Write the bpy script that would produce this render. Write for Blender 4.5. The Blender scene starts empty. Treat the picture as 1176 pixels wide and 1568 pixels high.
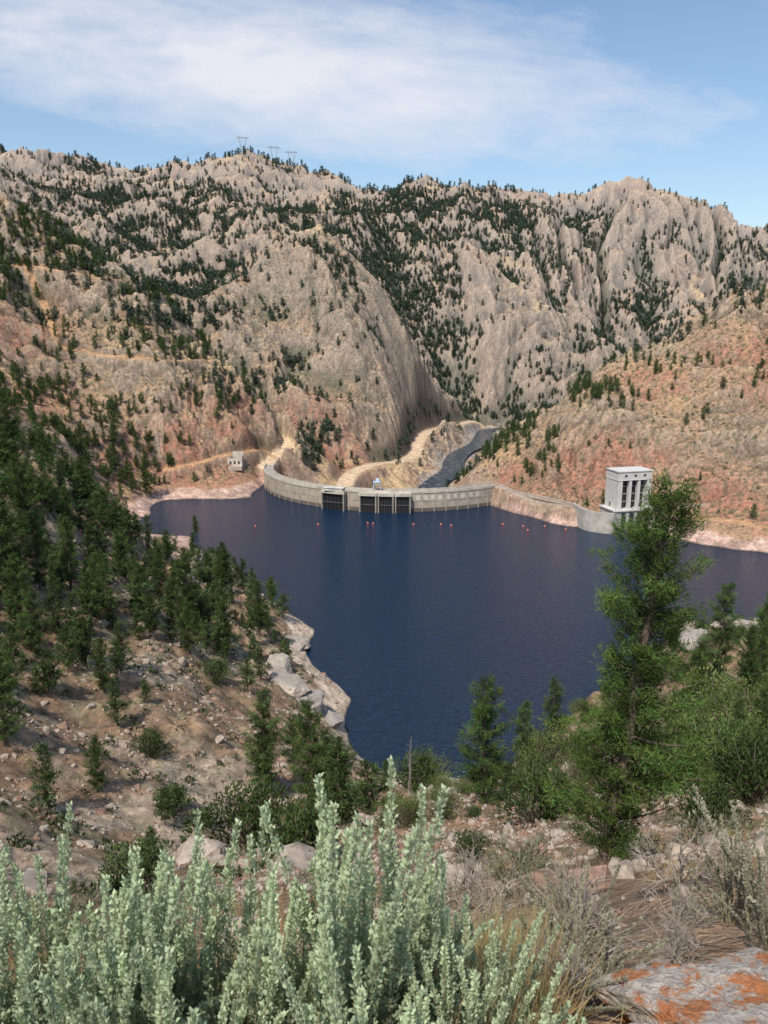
import bpy, bmesh, math, random
import numpy as np
from mathutils import Vector, Matrix, Quaternion
random.seed(3); rng=np.random.default_rng(7)
H=115.0; P=math.radians(13); F=1184.0
cP,sP=math.cos(P),math.sin(P)
scene=bpy.context.scene
# ------------------------------------------------------------------ helpers
def sight(px,py,Y):
    a=(px-588)/F; b=(784-py)/F; k=cP+b*sP
    return (a/k*Y, Y, H+(b*cP-sP)/k*Y)
def atz(px,z,Y):
    d=Y*cP+(H-z)*sP
    return ((px-588)/F*d, Y, z)
def plane(px,py,z):
    a=(px-588)/F; b=(784-py)/F; k=cP+b*sP; t=(b*cP-sP)/k
    Y=(z-H)/t
    return (a/k*Y,Y,z)
def sst(x,a,b):
    t=np.clip((x-a)/(b-a),0,1); return t*t*(3-2*t)
_G=rng.random((256,256))*2*np.pi
_GX,_GY=np.cos(_G),np.sin(_G)
def gn(x,y,s=0):
    x=x+s*17.31; y=y+s*9.77
    xi=np.floor(x).astype(np.int64); yi=np.floor(y).astype(np.int64)
    fx=x-xi; fy=y-yi
    u=fx*fx*fx*(fx*(fx*6-15)+10); v=fy*fy*fy*(fy*(fy*6-15)+10)
    def c(i,j):
        a=(xi+i)&255; b=(yi+j)&255
        return _GX[a,b]*(fx-i)+_GY[a,b]*(fy-j)
    n0=c(0,0); n1=c(1,0); n2=c(0,1); n3=c(1,1)
    return ((n0*(1-u)+n1*u)*(1-v)+(n2*(1-u)+n3*u)*v)*1.5
def fbm(x,y,o=4,s=0):
    r=0; a=1; t=0
    for k in range(o):
        r=r+a*gn(x*2**k,y*2**k,s+k); t+=a; a*=.5
    return r/t*1.4
# ------------------------------------------------------------------ materials
def nodes(name):
    m=bpy.data.materials.new(name); m.use_nodes=True
    nt=m.node_tree; b=nt.nodes['Principled BSDF']; return m,nt,b
def N(nt,t,**k):
    n=nt.nodes.new(t)
    for a,v in k.items(): setattr(n,a,v)
    return n
def noise(nt,scale,detail=4,rough=.55,coord=None,dist=0):
    n=N(nt,'ShaderNodeTexNoise'); n.inputs['Scale'].default_value=scale
    n.inputs['Detail'].default_value=detail; n.inputs['Roughness'].default_value=rough
    n.inputs['Distortion'].default_value=dist
    if coord: nt.links.new(coord,n.inputs['Vector'])
    return n
def rampr(nt,src,a,b,c,d):
    m=N(nt,'ShaderNodeMapRange'); nt.links.new(src,m.inputs[0])
    for i,v in zip((1,2,3,4),(a,b,c,d)): m.inputs[i].default_value=v
    return m.outputs[0]
def mixc(nt,f,A,B,mode='MIX'):
    m=N(nt,'ShaderNodeMix',data_type='RGBA',blend_type=mode)
    for s,v in ((0,f),(6,A),(7,B)):
        if hasattr(v,'is_output'): nt.links.new(v,m.inputs[s])
        elif s==0: m.inputs[0].default_value=v
        else: m.inputs[s].default_value=(*v,1)
    return m.outputs[2]
def attr_mat(name,rough=.9,sc=4.0,var=.35,bump=0,bsc=None,spec=.2):
    m,nt,b=nodes(name)
    at=N(nt,'ShaderNodeAttribute',attribute_name='Col')
    tc=N(nt,'ShaderNodeTexCoord')
    n=noise(nt,sc,3,.6,tc.outputs['Object'])
    f=rampr(nt,n.outputs[0],.3,.7,1-var,1+var)
    vm=N(nt,'ShaderNodeVectorMath',operation='SCALE'); nt.links.new(at.outputs['Color'],vm.inputs[0]); nt.links.new(f,vm.inputs['Scale'])
    nt.links.new(vm.outputs[0],b.inputs['Base Color'])
    b.inputs['Roughness'].default_value=rough; b.inputs['Specular IOR Level'].default_value=spec
    if bump:
        n2=noise(nt,bsc or sc*2,3,.6,tc.outputs['Object'])
        bp=N(nt,'ShaderNodeBump'); bp.inputs['Distance'].default_value=bump; bp.inputs['Strength'].default_value=.8
        nt.links.new(n2.outputs[0],bp.inputs['Height']); nt.links.new(bp.outputs[0],b.inputs['Normal'])
    return m
def leaf_mat(name,transl=.25,var=.25):
    m,nt,b=nodes(name); nt.nodes.remove(b)
    at=N(nt,'ShaderNodeAttribute',attribute_name='Col')
    oi=N(nt,'ShaderNodeObjectInfo')
    f=rampr(nt,oi.outputs['Random'],0,1,1-var,1+var)
    vm=N(nt,'ShaderNodeVectorMath',operation='SCALE'); nt.links.new(at.outputs['Color'],vm.inputs[0]); nt.links.new(f,vm.inputs['Scale'])
    df=N(nt,'ShaderNodeBsdfDiffuse'); nt.links.new(vm.outputs[0],df.inputs[0]); out=df.outputs[0]
    if transl:
        tr=N(nt,'ShaderNodeBsdfTranslucent'); nt.links.new(vm.outputs[0],tr.inputs[0])
        mx=N(nt,'ShaderNodeMixShader'); mx.inputs[0].default_value=transl
        nt.links.new(out,mx.inputs[1]); nt.links.new(tr.outputs[0],mx.inputs[2]); out=mx.outputs[0]
    nt.links.new(out,nt.nodes['Material Output'].inputs[0])
    return m
M_leaf=leaf_mat('needles',.18); M_far=leaf_mat('far_needles',0); M_bark=attr_mat('bark',.9,6,.3)
M_sage=leaf_mat('sage_leaf',.2,.12); M_rock=attr_mat('rock',.9,1.2,.4,.15,3)
M_rockfine=attr_mat('rock_fine',.9,3,.4)
M_conc=attr_mat('concrete',.85,.25,.22,.05,2); M_metal=attr_mat('painted_metal',.5,1,.1,0,None,.5)
M_white=attr_mat('painted_concrete',.8,.3,.1)
# ------------------------------------------------------------------ sky, sun, camera
el=math.radians(54); sx,sy=-.42,-.907
az=math.atan2(sx,sy)
w=bpy.data.worlds.new('World'); scene.world=w; w.use_nodes=True; nt=w.node_tree
bg=nt.nodes['Background']; bg.inputs[1].default_value=.15
sky=N(nt,'ShaderNodeTexSky',sky_type='NISHITA'); sky.sun_disc=False; sky.sun_elevation=el; sky.sun_rotation=az; sky.altitude=300; sky.air_density=1.25; sky.dust_density=1.1; sky.ozone_density=3.0
tc=N(nt,'ShaderNodeTexCoord'); sp=N(nt,'ShaderNodeSeparateXYZ'); nt.links.new(tc.outputs['Generated'],sp.inputs[0])
def mth(op,a,b=None,c=None):
    n=N(nt,'ShaderNodeMath',operation=op)
    for i,v in enumerate((a,b,c)):
        if v is None: continue
        if hasattr(v,'is_output'): nt.links.new(v,n.inputs[i])
        else: n.inputs[i].default_value=v
    return n.outputs[0]
ay=mth('MAXIMUM',mth('ABSOLUTE',sp.outputs[1]),.05)
tx=mth('DIVIDE',sp.outputs[0],ay); tz=mth('DIVIDE',sp.outputs[2],ay)
cv_=N(nt,'ShaderNodeCombineXYZ'); nt.links.new(tx,cv_.inputs[0]); nt.links.new(mth('MULTIPLY',mth('ADD',tz,mth('MULTIPLY',tx,.12)),3.0),cv_.inputs[1])
cn=noise(nt,2.4,7,.6,cv_.outputs[0],.5); cn2=noise(nt,10,6,.65,cv_.outputs[0],.3)
ex=mth('DIVIDE',mth('ADD',tx,.14),.47); ez=mth('DIVIDE',mth('SUBTRACT',mth('ADD',tz,mth('MULTIPLY',tx,.10)),.290),.080)
rr=mth('ADD',mth('MULTIPLY',ex,ex),mth('MULTIPLY',ez,ez))
base=rampr(nt,rr,0,1.8,1.0,0)
cmk=mth('ADD',base,mth('ADD',mth('MULTIPLY',mth('SUBTRACT',cn.outputs[0],.5),1.7),mth('MULTIPLY',mth('SUBTRACT',cn2.outputs[0],.5),.9)))
mk=rampr(nt,cmk,.15,1.1,0,.88)
nt.links.new(mixc(nt,mk,sky.outputs[0],(5.8,5.8,6.15)),bg.inputs[0])
sun=bpy.data.lights.new('sun','SUN'); sun.energy=4.2; sun.angle=math.radians(.8); sun.color=(1,.95,.87)
so=bpy.data.objects.new('sun',sun); scene.collection.objects.link(so)
dv=Vector((sx*math.cos(el),sy*math.cos(el),math.sin(el)*math.hypot(sx,sy))); so.rotation_euler=dv.to_track_quat('Z','Y').to_euler()
cam=bpy.data.cameras.new('camera'); co=bpy.data.objects.new('camera',cam); scene.collection.objects.link(co)
cam.sensor_fit='VERTICAL'; cam.sensor_height=24; cam.lens=F/1568*24; cam.clip_start=.05; cam.clip_end=20000
co.location=(0,0,H); co.rotation_euler=(math.radians(90)-P,0,0)
cam.dof.use_dof=True; cam.dof.focus_distance=40; cam.dof.aperture_fstop=7
scene.camera=co
scene.view_settings.view_transform='Standard'
# ------------------------------------------------------------------ mesh builder
class MB:
    def __init__(s): s.V=[];s.F=[];s.M=[];s.C=[];s.n=0
    def add(s,V,Fa,mat=0,col=(.5,.5,.5)):
        V=np.asarray(V,float).reshape(-1,3)
        Fa=np.asarray(Fa,int)
        col=np.asarray(col,float)
        if col.ndim==1: col=np.tile(col,(len(V),1))
        s.V.append(V); s.C.append(col); s.F.append((Fa+s.n,mat)); s.n+=len(V)
    def box(s,c,sz,rz=0,mat=0,col=(.5,.5,.5),tz=None):
        x,y,z=[q/2 for q in sz]
        v=np.array([(-x,-y,-z),(x,-y,-z),(x,y,-z),(-x,y,-z),(-x,-y,z),(x,-y,z),(x,y,z),(-x,y,z)])
        R=np.array([[math.cos(rz),-math.sin(rz),0],[math.sin(rz),math.cos(rz),0],[0,0,1]])
        s.add(v@R.T+np.array(c),[(0,3,2,1),(4,5,6,7),(0,1,5,4),(1,2,6,5),(2,3,7,6),(3,0,4,7)],mat,col)
    def tube(s,pts,rad,n=6,mat=0,col=(.3,.25,.2)):
        pts=np.asarray(pts,float); k=len(pts)
        T=np.gradient(pts,axis=0); T/=np.linalg.norm(T,axis=1)[:,None]+1e-9
        up=np.where(np.abs(T[:,2:3])>.9,np.array([[1,0,0]]),np.array([[0,0,1.]]))
        A=np.cross(T,up); A/=np.linalg.norm(A,axis=1)[:,None]+1e-9; B=np.cross(T,A)
        th=np.arange(n)/n*2*np.pi
        V=(pts[:,None]+np.asarray(rad)[:,None,None]*(A[:,None]*np.cos(th)[None,:,None]+B[:,None]*np.sin(th)[None,:,None])).reshape(-1,3)
        i=np.arange(k-1)[:,None]*n; j=np.arange(n)[None]; j2=(j+1)%n
        Fq=np.stack([i+j,i+j2,i+n+j2,i+n+j],-1).reshape(-1,4)
        s.add(V,Fq,mat,col)
    def mesh(s,name,mats,smooth=False):
        V=np.concatenate(s.V); C=np.concatenate(s.C)
        idx=np.concatenate([f.ravel() for f,m in s.F])
        tot=np.concatenate([np.full(len(f),f.shape[1]) for f,m in s.F])
        mi=np.concatenate([np.full(len(f),m) for f,m in s.F])
        st=np.concatenate([[0],np.cumsum(tot)[:-1]])
        me=bpy.data.meshes.new(name)
        me.vertices.add(len(V)); me.vertices.foreach_set('co',V.astype(np.float32).ravel())
        me.loops.add(len(idx)); me.loops.foreach_set('vertex_index',idx.astype(np.int32))
        me.polygons.add(len(tot)); me.polygons.foreach_set('loop_start',st.astype(np.int32))
        me.update(calc_edges=True)
        me.polygons.foreach_set('material_index',mi.astype(np.int32))
        me.polygons.foreach_set('use_smooth',smooth if hasattr(smooth,'__len__') else np.full(len(tot),smooth))
        a=me.color_attributes.new('Col','FLOAT_COLOR','POINT')
        a.data.foreach_set('color',np.c_[C,np.ones(len(C))].astype(np.float32).ravel())
        for m in mats: me.materials.append(m)
        return me
def link(name,me,loc=(0,0,0),rz=0,sc=1,parent=None):
    o=bpy.data.objects.new(name,me); scene.collection.objects.link(o)
    o.location=loc; o.rotation_euler=(0,0,rz); o.scale=(sc,)*3 if not hasattr(sc,'__len__') else sc
    if parent: o.parent=parent
    return o
# ------------------------------------------------------------------ dam arc
PA=plane(408,712,13); PM=plane(590,754,13); PB=plane(764,743,13)
def circ(a,b,c):
    ax,ay=a[:2];bx,by=b[:2];cx,cy=c[:2]
    d=2*(ax*(by-cy)+bx*(cy-ay)+cx*(ay-by))
    ux=((ax*ax+ay*ay)*(by-cy)+(bx*bx+by*by)*(cy-ay)+(cx*cx+cy*cy)*(ay-by))/d
    uy=((ax*ax+ay*ay)*(cx-bx)+(bx*bx+by*by)*(ax-cx)+(cx*cx+cy*cy)*(bx-ax))/d
    return ux,uy,math.hypot(ax-ux,ay-uy)
CX,CY,CR=circ(PA,PM,PB)
tA=math.atan2(PA[1]-CY,PA[0]-CX); tB=math.atan2(PB[1]-CY,PB[0]-CX)
if tA>0: tA-=2*math.pi
if tB>0: tB-=2*math.pi
def arc(s,off,z):
    t=tA+(tB-tA)*s; return (CX+(CR+off)*math.cos(t),CY+(CR+off)*math.sin(t),z)
_s=np.linspace(0,1,600); _px=[]
for q in _s:
    x,y,z=arc(q,0,8); _px.append(588+F*x/(y*cP+(H-z)*sP))
def s_at(px): return float(np.interp(px,_px,_s))
# ------------------------------------------------------------------ terrain survey points
C=[]
def S_(*a):
    for px,py,Y in a: C.append(sight(px,py,Y))
def Z_(*a):
    for px,z,Y in a: C.append(atz(px,z,Y))
for px in (-600,0,588,1176,1700):
    Z_((px,113.35,.5),(px,113.1,1.5))
Z_((0,111.6,3),(588,111.8,3),(1176,112.25,3),(1700,112.5,3),(-600,112,3),(0,107.6,8),(300,107.4,8),(588,108.1,8),(900,108.7,8),(1176,109.1,8),(-600,109,8),(1700,109,8))
S_((920,1335,20),(700,1350,20),(1176,1280,20),(400,1400,20),(100,1440,22),(-300,1300,22),(1500,1200,22),
   (650,1225,62),(900,1215,52),(1100,1150,62),(1176,1110,70),(780,1215,60),(540,1270,60),(1500,1000,80),
   (900,1110,105),(1050,975,140),(1176,950,145),(1400,930,160),(850,1120,120))
Z_((650,45,105),(560,30,130),(760,35,120),(700,8,165),(850,10,165),(650,2,185),(1000,8,200),(1176,8,210),(1500,8,230))
S_((560,1176,187),(455,1235,125),(340,1310,88),(200,1370,66),(0,1400,52),
   (0,1250,74),(0,1100,105),(0,900,165),(-200,900,160),(-300,1100,100),(100,1250,92),(100,1100,132),(100,1000,160),(100,900,190),(100,790,235),
   (200,1230,100),(200,1100,140),(200,900,220),(300,1200,120),(300,1100,142),(300,1000,190),(300,920,240),(420,1150,160),(430,1050,208),(500,1120,185),(400,960,265),
   (310,848,325),(200,800,298),(60,703,268),(0,665,250),(-200,560,240),(-500,450,230),(420,935,285))
for a in ((566,1172),(530,1120),(535,1072),(500,1035),(470,1000),(478,965),(432,935),(390,905),(345,860),(300,820)): C.append(plane(*a,0))
for a in ((610,1172),(575,1120),(580,1072),(545,1020),(515,995),(520,960),(480,915),(430,880),(390,845),(350,815)):
    x,y,z=plane(*a,0); C.append((x,y,-9))
for a in ((650,1100),(700,1000),(800,1000),(600,950),(700,880),(560,850),(850,880),(1000,900),(1120,890),(1176,900),(450,830),(330,795),(600,810),(700,800),(480,790),(420,770),(800,825),(900,850),(1300,930),(700,790)):
    x,y,z=plane(*a,0); C.append((x,y,-18))
Z_((800,-15,220),(900,-15,240),(1000,-15,260),(1176,-15,280),(1500,-15,290),(1500,-15,360))
# west hill
for a in ((235,778),(245,769),(300,766),(390,763),(404,742)): C.append(plane(*a,0))
Z_((60,14,430),(-200,60,420),(130,12,480),(190,10,500),(215,7,490))
S_((250,735,556),(330,725,568),(395,725,610),(340,690,590),(380,655,622))
S_((200,640,600),(290,640,600),(100,560,620),(230,560,640),(50,460,690),(130,470,700),(0,500,610),(-100,560,520),(0,640,470),(100,680,500),(150,720,520),
   (430,690,640),(408,705,625),(440,665,670),(400,608,672),(350,560,690),(300,520,710),(250,478,725),(190,430,742),(130,385,752),(60,345,762),(0,308,770),(-150,230,780),(-500,120,800))
S_((60,420,960),(190,500,900),(300,560,850),(380,620,800),(455,700,735),(490,705,720),(-200,330,950))
# canyon below the dam
Z_((430,-25,640),(470,-38,620),(560,-45,600),(640,-45,590),(700,-35,590),(560,-30,650),(650,-32,680),(520,-30,540),(600,-30,520),(700,-30,530),(745,-20,535))
S_((528,742,640),(545,722,700),(580,710,745),(612,706,800),(634,696,850),(640,680,900),(652,664,960),(690,652,1080),(722,645,1180),(655,705,850),(490,690,700),(600,692,800))
Z_((660,-26,740),(688,-26,850),(704,-26,930),(736,-26,1100),(790,-26,1160),(670,-18,900),(700,-16,1010),(715,-16,1080))
# central hill
S_((490,350,1060),(450,365,1040),(400,392,1010),(340,450,960),(312,490,900),(520,390,1030),(560,440,985),(620,490,985),(645,550,1030),(672,600,1090),(700,630,1160),
   (450,500,905),(540,520,885),(500,600,815),(400,545,850),(540,650,785),(600,640,860),(600,570,900),(630,610,960),(440,600,790),(360,520,860),(480,430,960))
# back ridge
S_((300,480,1150),(220,440,1180),(440,400,1250),(520,420,1250),(120,400,1150),(0,370,1150),
   (250,400,1350),(200,335,1500),(100,330,1420),(0,290,1500),(330,350,1500),(410,310,1650),(480,320,1500),(540,340,1500),(380,270,1850),(160,285,1750),
   (-400,240,2300),(-100,243,2400),(0,240,2400),(70,241,2350),(118,262,2150),(200,264,1950),(290,246,1900),(320,241,1900),(400,258,1900),(460,270,1900),(520,275,1900),(600,291,1900),(700,294,1880),
   (760,303,1850),(830,299,1760),(900,299,1720),(950,306,1700),(972,320,1690),(990,313,1690),(1030,320,1680),(1050,332,1690),(1085,323,1700),(1120,328,1720),(1135,352,1950),(1176,354,2050),(1400,360,2100))
S_((600,420,1480),(640,470,1380),(672,540,1320),(690,600,1290),(600,350,1680),(700,340,1700),
   (710,400,1440),(740,500,1340),(700,590,1275),(735,642,1235),(760,380,1580),(850,450,1480),(900,550,1340),(800,560,1290),(860,612,1260),(800,450,1440),
   (900,380,1610),(950,400,1600),(1030,400,1600),(1000,500,1420),(975,430,1590),(1100,430,1600),(1090,480,1480),(1150,400,1750),(1176,450,1550),(930,470,1500),(1040,470,1490),(1050,540,1350),(1400,450,1600))
# east hill
for a in ((762,776),(820,790),(880,806),(1035,826),(1176,847),(1400,880)): C.append(plane(*a,0))
S_((764,752,526),(718,728,590),(760,674,620),(850,622,645),(950,568,665),(1040,526,685),(1100,486,700),(1176,434,720),(1400,300,780),
   (820,765,500),(880,772,478),(1000,790,470),(900,690,540),(1000,650,545),(850,720,545),(1100,600,565),(1176,560,580),(1176,700,480),(1100,760,455),(1176,800,425),(1020,720,500),(1400,700,450),(1400,820,410))
S_((900,700,850),(1040,610,900),(1176,520,950),(800,700,760),(1000,620,1150),(1176,540,1200),(1500,450,1000))
Z_((-600,200,4500),(300,150,4500),(900,120,4500),(1700,100,4500),(200,260,2900),(600,200,2900),(1000,150,2900))
C=np.array(C)
cu=C[:,0]/C[:,1]; cv=np.log(C[:,1]); ctz=(C[:,2]-H)/C[:,1]
n=len(C)
R=np.hypot(cu[:,None]-cu[None],cv[:,None]-cv[None])
A=np.zeros((n+1,n+1)); A[:n,:n]=R; A[:n,n]=1; A[n,:n]=1
rhs=np.zeros((n+1,2)); rhs[:n,0]=C[:,2]; rhs[:n,1]=ctz
W=np.linalg.lstsq(A,rhs,rcond=None)[0]
U=np.concatenate([np.linspace(-1.5,-.62,60)[:-1],np.linspace(-.62,.62,900),np.linspace(.62,1.5,60)[1:]])
YR=np.concatenate([np.geomspace(.5,60,300)[:-1],np.geomspace(60,400,400)[:-1],np.geomspace(400,2200,760)[:-1],np.geomspace(2200,6000,70)])
LY=np.log(YR); nr,nc=len(YR),len(U)
Zb=np.zeros((nr,nc)); Tz=np.zeros((nr,nc))
for r0 in range(0,nr,20):
    r1=min(nr,r0+20)
    uu=np.tile(U,r1-r0); vv=np.repeat(LY[r0:r1],nc)
    K=np.hypot(uu[:,None]-cu[None],vv[:,None]-cv[None])
    o=K@W[:n]+W[n]
    Zb[r0:r1]=o[:,0].reshape(-1,nc); Tz[r0:r1]=o[:,1].reshape(-1,nc)
YY=np.repeat(YR[:,None],nc,1); XX=YY*U[None]
w=sst(np.log(YY),math.log(55),math.log(120))
Zt=(H+Tz*YY)*(1-w)+Zb*w
wx=XX+34*gn(XX/170,YY/170,3)+7*gn(XX/35,YY/35,4); wy=YY+34*gn(XX/170,YY/170,8)+7*gn(XX/35,YY/35,9)
damp=.15+.85*sst(np.abs(Zt),1,22); damp=np.where(YY<620,damp,1)
ddam=np.abs(np.hypot(XX-CX,YY-CY)-CR); near_dam=(YY<640)&(XX>-130)&(XX<110)
damp=np.where(near_dam,damp*np.clip(ddam/50,.1,1),damp)
canyon=sst(np.hypot((XX-75)/60,(YY-900)/290),.6,1.2); damp*=.3+.7*canyon
rocky=1+.3*sst(YY,850,1150)+.25*sst(fbm(XX/200,YY/200,2,61),0,.4)*sst(YY,700,900)
rocky=np.where((YY>380)&(YY<640),.85,rocky); rocky=np.where(YY<=380,.55,rocky)
wl_rock=fbm(XX/90,YY/90,2,71)
for k,lam in enumerate([380,190,95,48,24,12,6,3,1.5,.75,.4]):
    wl=np.clip((.34*YY/lam-.4)/.8,0,1)*np.clip(lam/(.0034*YY)-.4,0,1)
    g=gn(wx/lam,wy/lam,k*3+1)
    if lam>60: g2=.9*((1-2.9*np.abs(g))-.30)+.3*gn(wx/lam*1.3,wy/lam*1.3,k*3+40)
    elif lam>=4: g2=(np.abs(g)*2.9-.68)*.9+.35*gn(wx/lam*1.3,wy/lam*1.3,k*3+40)
    else: g2=g*1.2
    amp=lam*{380:.06,190:.085,95:.088,48:.08,24:.095,12:.115,6:.13}.get(lam,.09)
    if lam<2: amp*=.75
    Zt+=amp*wl*g2*damp*rocky*(1 if lam>60 else (.7+.7*sst(wl_rock,-.25,.3)))
# rounded buttresses with deep clefts on the eastern crags
cx0,cy0=sight(1010,385,1620)[:2]
cm=np.exp(-(((XX-cx0)/350)**2+((YY-cy0)/190)**2)**1.5)
fl=np.minimum(np.abs(gn(wx/95,wy/380,77))*3.6,1.0); f2=np.minimum(np.abs(gn(wx/38,wy/150,78))*3.4,1)
Zt+=cm*(55*(fl-.72)+12*(f2-.72))
def carve(pts,hw,bl,dz=0,only_color=False):
    pts=np.array(pts,float)
    x0,y0=pts[:,:2].min(0)-60; x1,y1=pts[:,:2].max(0)+60
    m=(XX>x0)&(XX<x1)&(YY>y0)&(YY<y1); x=XX[m]; y=YY[m]
    best=np.full(len(x),1e9); bz=np.zeros(len(x))
    for a,b in zip(pts[:-1],pts[1:]):
        d=b[:2]-a[:2]; t=np.clip(((x-a[0])*d[0]+(y-a[1])*d[1])/(d@d),0,1)
        ds=np.hypot(x-a[0]-t*d[0],y-a[1]-t*d[1]); zz=a[2]+t*(b[2]-a[2])
        q=ds<best; best=np.where(q,ds,best); bz=np.where(q,zz,bz)
    if not only_color:
        wt=1-sst(best,hw,bl); Zt[m]=Zt[m]*(1-wt)+(bz+dz)*wt
    D=np.full(XX.shape,1e9); D[m]=best; return D
def smoothpts(p,k=6):
    p=np.array(p,float); out=[]
    for i in range(len(p)-1):
        a=p[max(i-1,0)];b=p[i];c=p[i+1];d=p[min(i+2,len(p)-1)]
        for t in np.arange(k)/k:
            out.append(.5*((2*b)+(c-a)*t+(2*a-5*b+4*c-d)*t*t+(3*b-a-3*c+d)*t**3))
    out.append(p[-1]); return np.array(out)
river=smoothpts([atz(*q) for q in ((655,-25,690),(672,-25,745),(692,-25,800),(696,-25,870),(708,-25,930),(732,-25,1000),(740,-25,1080),(748,-25,1150),(790,-25,1170))])
Driv=carve(river,6,34,-2.5)
road1=smoothpts([sight(*q) for q in ((528,742,640),(540,724,690),(572,711,740),(612,706,800),(634,696,850),(640,680,900),(650,665,960),(664,658,1010),(690,652,1080),(722,645,1180))])
Drd=carve(road1,6,18)
road2=smoothpts([PA,sight(418,700,640),sight(440,688,662),sight(434,675,685)])
Drd=np.minimum(Drd,carve(road2,5,12))
road3=smoothpts([PB,sight(820,768,492),sight(880,776,470),sight(925,790,458),atz(962,9,455),atz(1040,10,470),atz(1120,12,470)])
Drd3=carve(road3,4,9)
# broken talus on the canyon banks
bank=sst(Driv,11,20)*sst(Drd,7,14)*(1-canyon)*(YY>650)
Zt+=bank*(3.2*(np.abs(gn(XX/16,YY/16,51))*2.6-.6)+2.0*(np.abs(gn(XX/7,YY/7,52))*2.6-.6))
Zv=np.maximum(Zt,np.where(YY<600,0,-999))
PYg=784-F*(YY*sP-(H-Zv)*cP)/(YY*cP+(H-Zv)*sP)
def hit(px,py,after=0):
    b=(784-py)/F; tx=(px-588)/F/(cP+b*sP)
    j=int(np.argmin(np.abs(U-tx))); col=PYg[:,j]
    ok=np.where((col<=py)&(YR>after))[0]
    i=ok[0] if len(ok) else nr-1
    return XX[i,j],YR[i],Zt[i,j]
def ground(x,y):
    x=np.asarray(x,float); y=np.asarray(y,float); u=x/y
    fj=np.interp(u,U,np.arange(nc)); fi=np.interp(np.log(y),LY,np.arange(nr))
    j=np.clip(fj.astype(int),0,nc-2); i=np.clip(fi.astype(int),0,nr-2); a=fj-j; b=fi-i
    return (Zt[i,j]*(1-a)+Zt[i,j+1]*a)*(1-b)+(Zt[i+1,j]*(1-a)+Zt[i+1,j+1]*a)*b
def onhill(pl):
    out=[]
    for (a,b) in zip(pl[:-1],pl[1:]):
        for t in np.linspace(0,1,5)[:-1]: out.append(hit(a[0]+(b[0]-a[0])*t,a[1]+(b[1]-a[1])*t,after=400))
    out.append(hit(*pl[-1],after=400)); return out
tracks=[[(30,395),(50,430),(68,470),(82,510),(95,535),(160,545),(250,552),(335,552)],[(0,405),(90,415),(190,432)],[(255,722),(330,702),(395,690),(420,700)],[(1176,808),(1120,798),(1050,792)]]
Dtr=np.full(XX.shape,1e9)
for t in tracks: Dtr=np.minimum(Dtr,carve(onhill(t),2,6,0))
dPi=np.stack([np.gradient(XX,axis=0),np.gradient(YY,axis=0),np.gradient(Zt,axis=0)],-1)
dPj=np.stack([np.gradient(XX,axis=1),np.gradient(YY,axis=1),np.gradient(Zt,axis=1)],-1)
Nn=np.cross(dPj,dPi); nz=np.abs(Nn[...,2])/(np.linalg.norm(Nn,axis=-1)+1e-9)
def blur(a,ri,rj):
    for ax,r in ((0,ri),(1,rj)):
        p=np.pad(a,[(r+1,r) if k==ax else (0,0) for k in (0,1)],mode='edge').cumsum(ax)
        n_=a.shape[ax]; a=(np.take(p,np.arange(2*r+1,2*r+1+n_),ax)-np.take(p,np.arange(n_),ax))/(2*r+1)
    return a
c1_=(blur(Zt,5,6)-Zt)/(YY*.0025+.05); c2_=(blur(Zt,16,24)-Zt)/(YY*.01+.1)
# colours
def L(*c): return np.array(c,float)
def mix(a,b,t): return a*(1-t[...,None])+b*t[...,None]
n1=fbm(XX/140,YY/140,4,5); n2=fbm(XX/30,YY/30,4,11); n3=fbm(XX/7,YY/7,4,19); n4=fbm(XX/1.3,YY/1.3,3,23); n5=fbm(XX/3.2,YY/3.2,2,29); n6=fbm(XX/6,YY/6,2,37)
soil=L(.35,.225,.135); rock=L(.33,.25,.18); rockd=L(.155,.12,.095); grass=L(.50,.35,.185); red=L(.35,.155,.10)
col=np.tile(soil,(nr,nc,1))
col=mix(col,grass,sst(n1+.5*n2,-.15,.3)*.9*sst(YY,250,700))
rk=sst(.76-nz+.2*n2+.12*n3,-.05,.14)*np.where(YY<380,.6,1)
col=mix(col,rock,rk)
col=mix(col,L(.36,.23,.16),rk*sst(n1-.3*n2,.0,.5)*.6)
col=mix(col,rockd,rk*sst(n3+.5*n2,.0,.5)*.75)
col=mix(col,L(.11,.085,.065),np.clip(c1_*.9,0,1)*.65)  # small hollows: crevice shade painted into the albedo, with darker soil
col=mix(col,L(.48,.36,.25),np.clip(-c1_*.8-.2,0,1)*.4*sst(YY,60,150))  # raised ground paled: relief highlight painted into the albedo
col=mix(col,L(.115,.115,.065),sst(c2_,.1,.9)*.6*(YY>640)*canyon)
def zone(px,py,rx,ry,after=0):
    x,y,z=hit(px,py,after); d=y/F
    q=((XX-x)/(rx*d))**2+((Zt-z)/(ry*d))**2+((YY-y)/(max(rx,ry)*d*2.2))**2
    return np.exp(-q)
redm=np.zeros_like(Zt)
for a in ((250,690,100,50),(340,640,70,45),(330,735,100,26),(910,735,80,45),(960,700,70,35),(800,730,60,25),(1130,770,80,50),(370,1095,80,50),(260,870,60,30),(520,1180,40,30),(30,500,60,50),(60,620,60,50),(1176,560,80,60),(520,700,50,50),(1010,590,60,30),(120,830,60,30),(470,640,50,40)):
    redm=np.maximum(redm,zone(*a))
col=mix(col,red,np.clip(redm*(.65+1.1*n2+.8*n3),0,.8))
scr=sst(YY,40,80)*(1-sst(YY,320,360))
col=mix(col,L(.43,.345,.26),scr*sst(n2+.7*n3,-.1,.45)*.7)
col=mix(col,L(.24,.16,.105),(1-sst(YY,90,260))*sst(-n2+.5*n3,-.3,.4)*.7)
col=mix(col,L(.17,.16,.085),scr*sst(n3-.4*n2,.05,.5)*.55)
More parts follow.
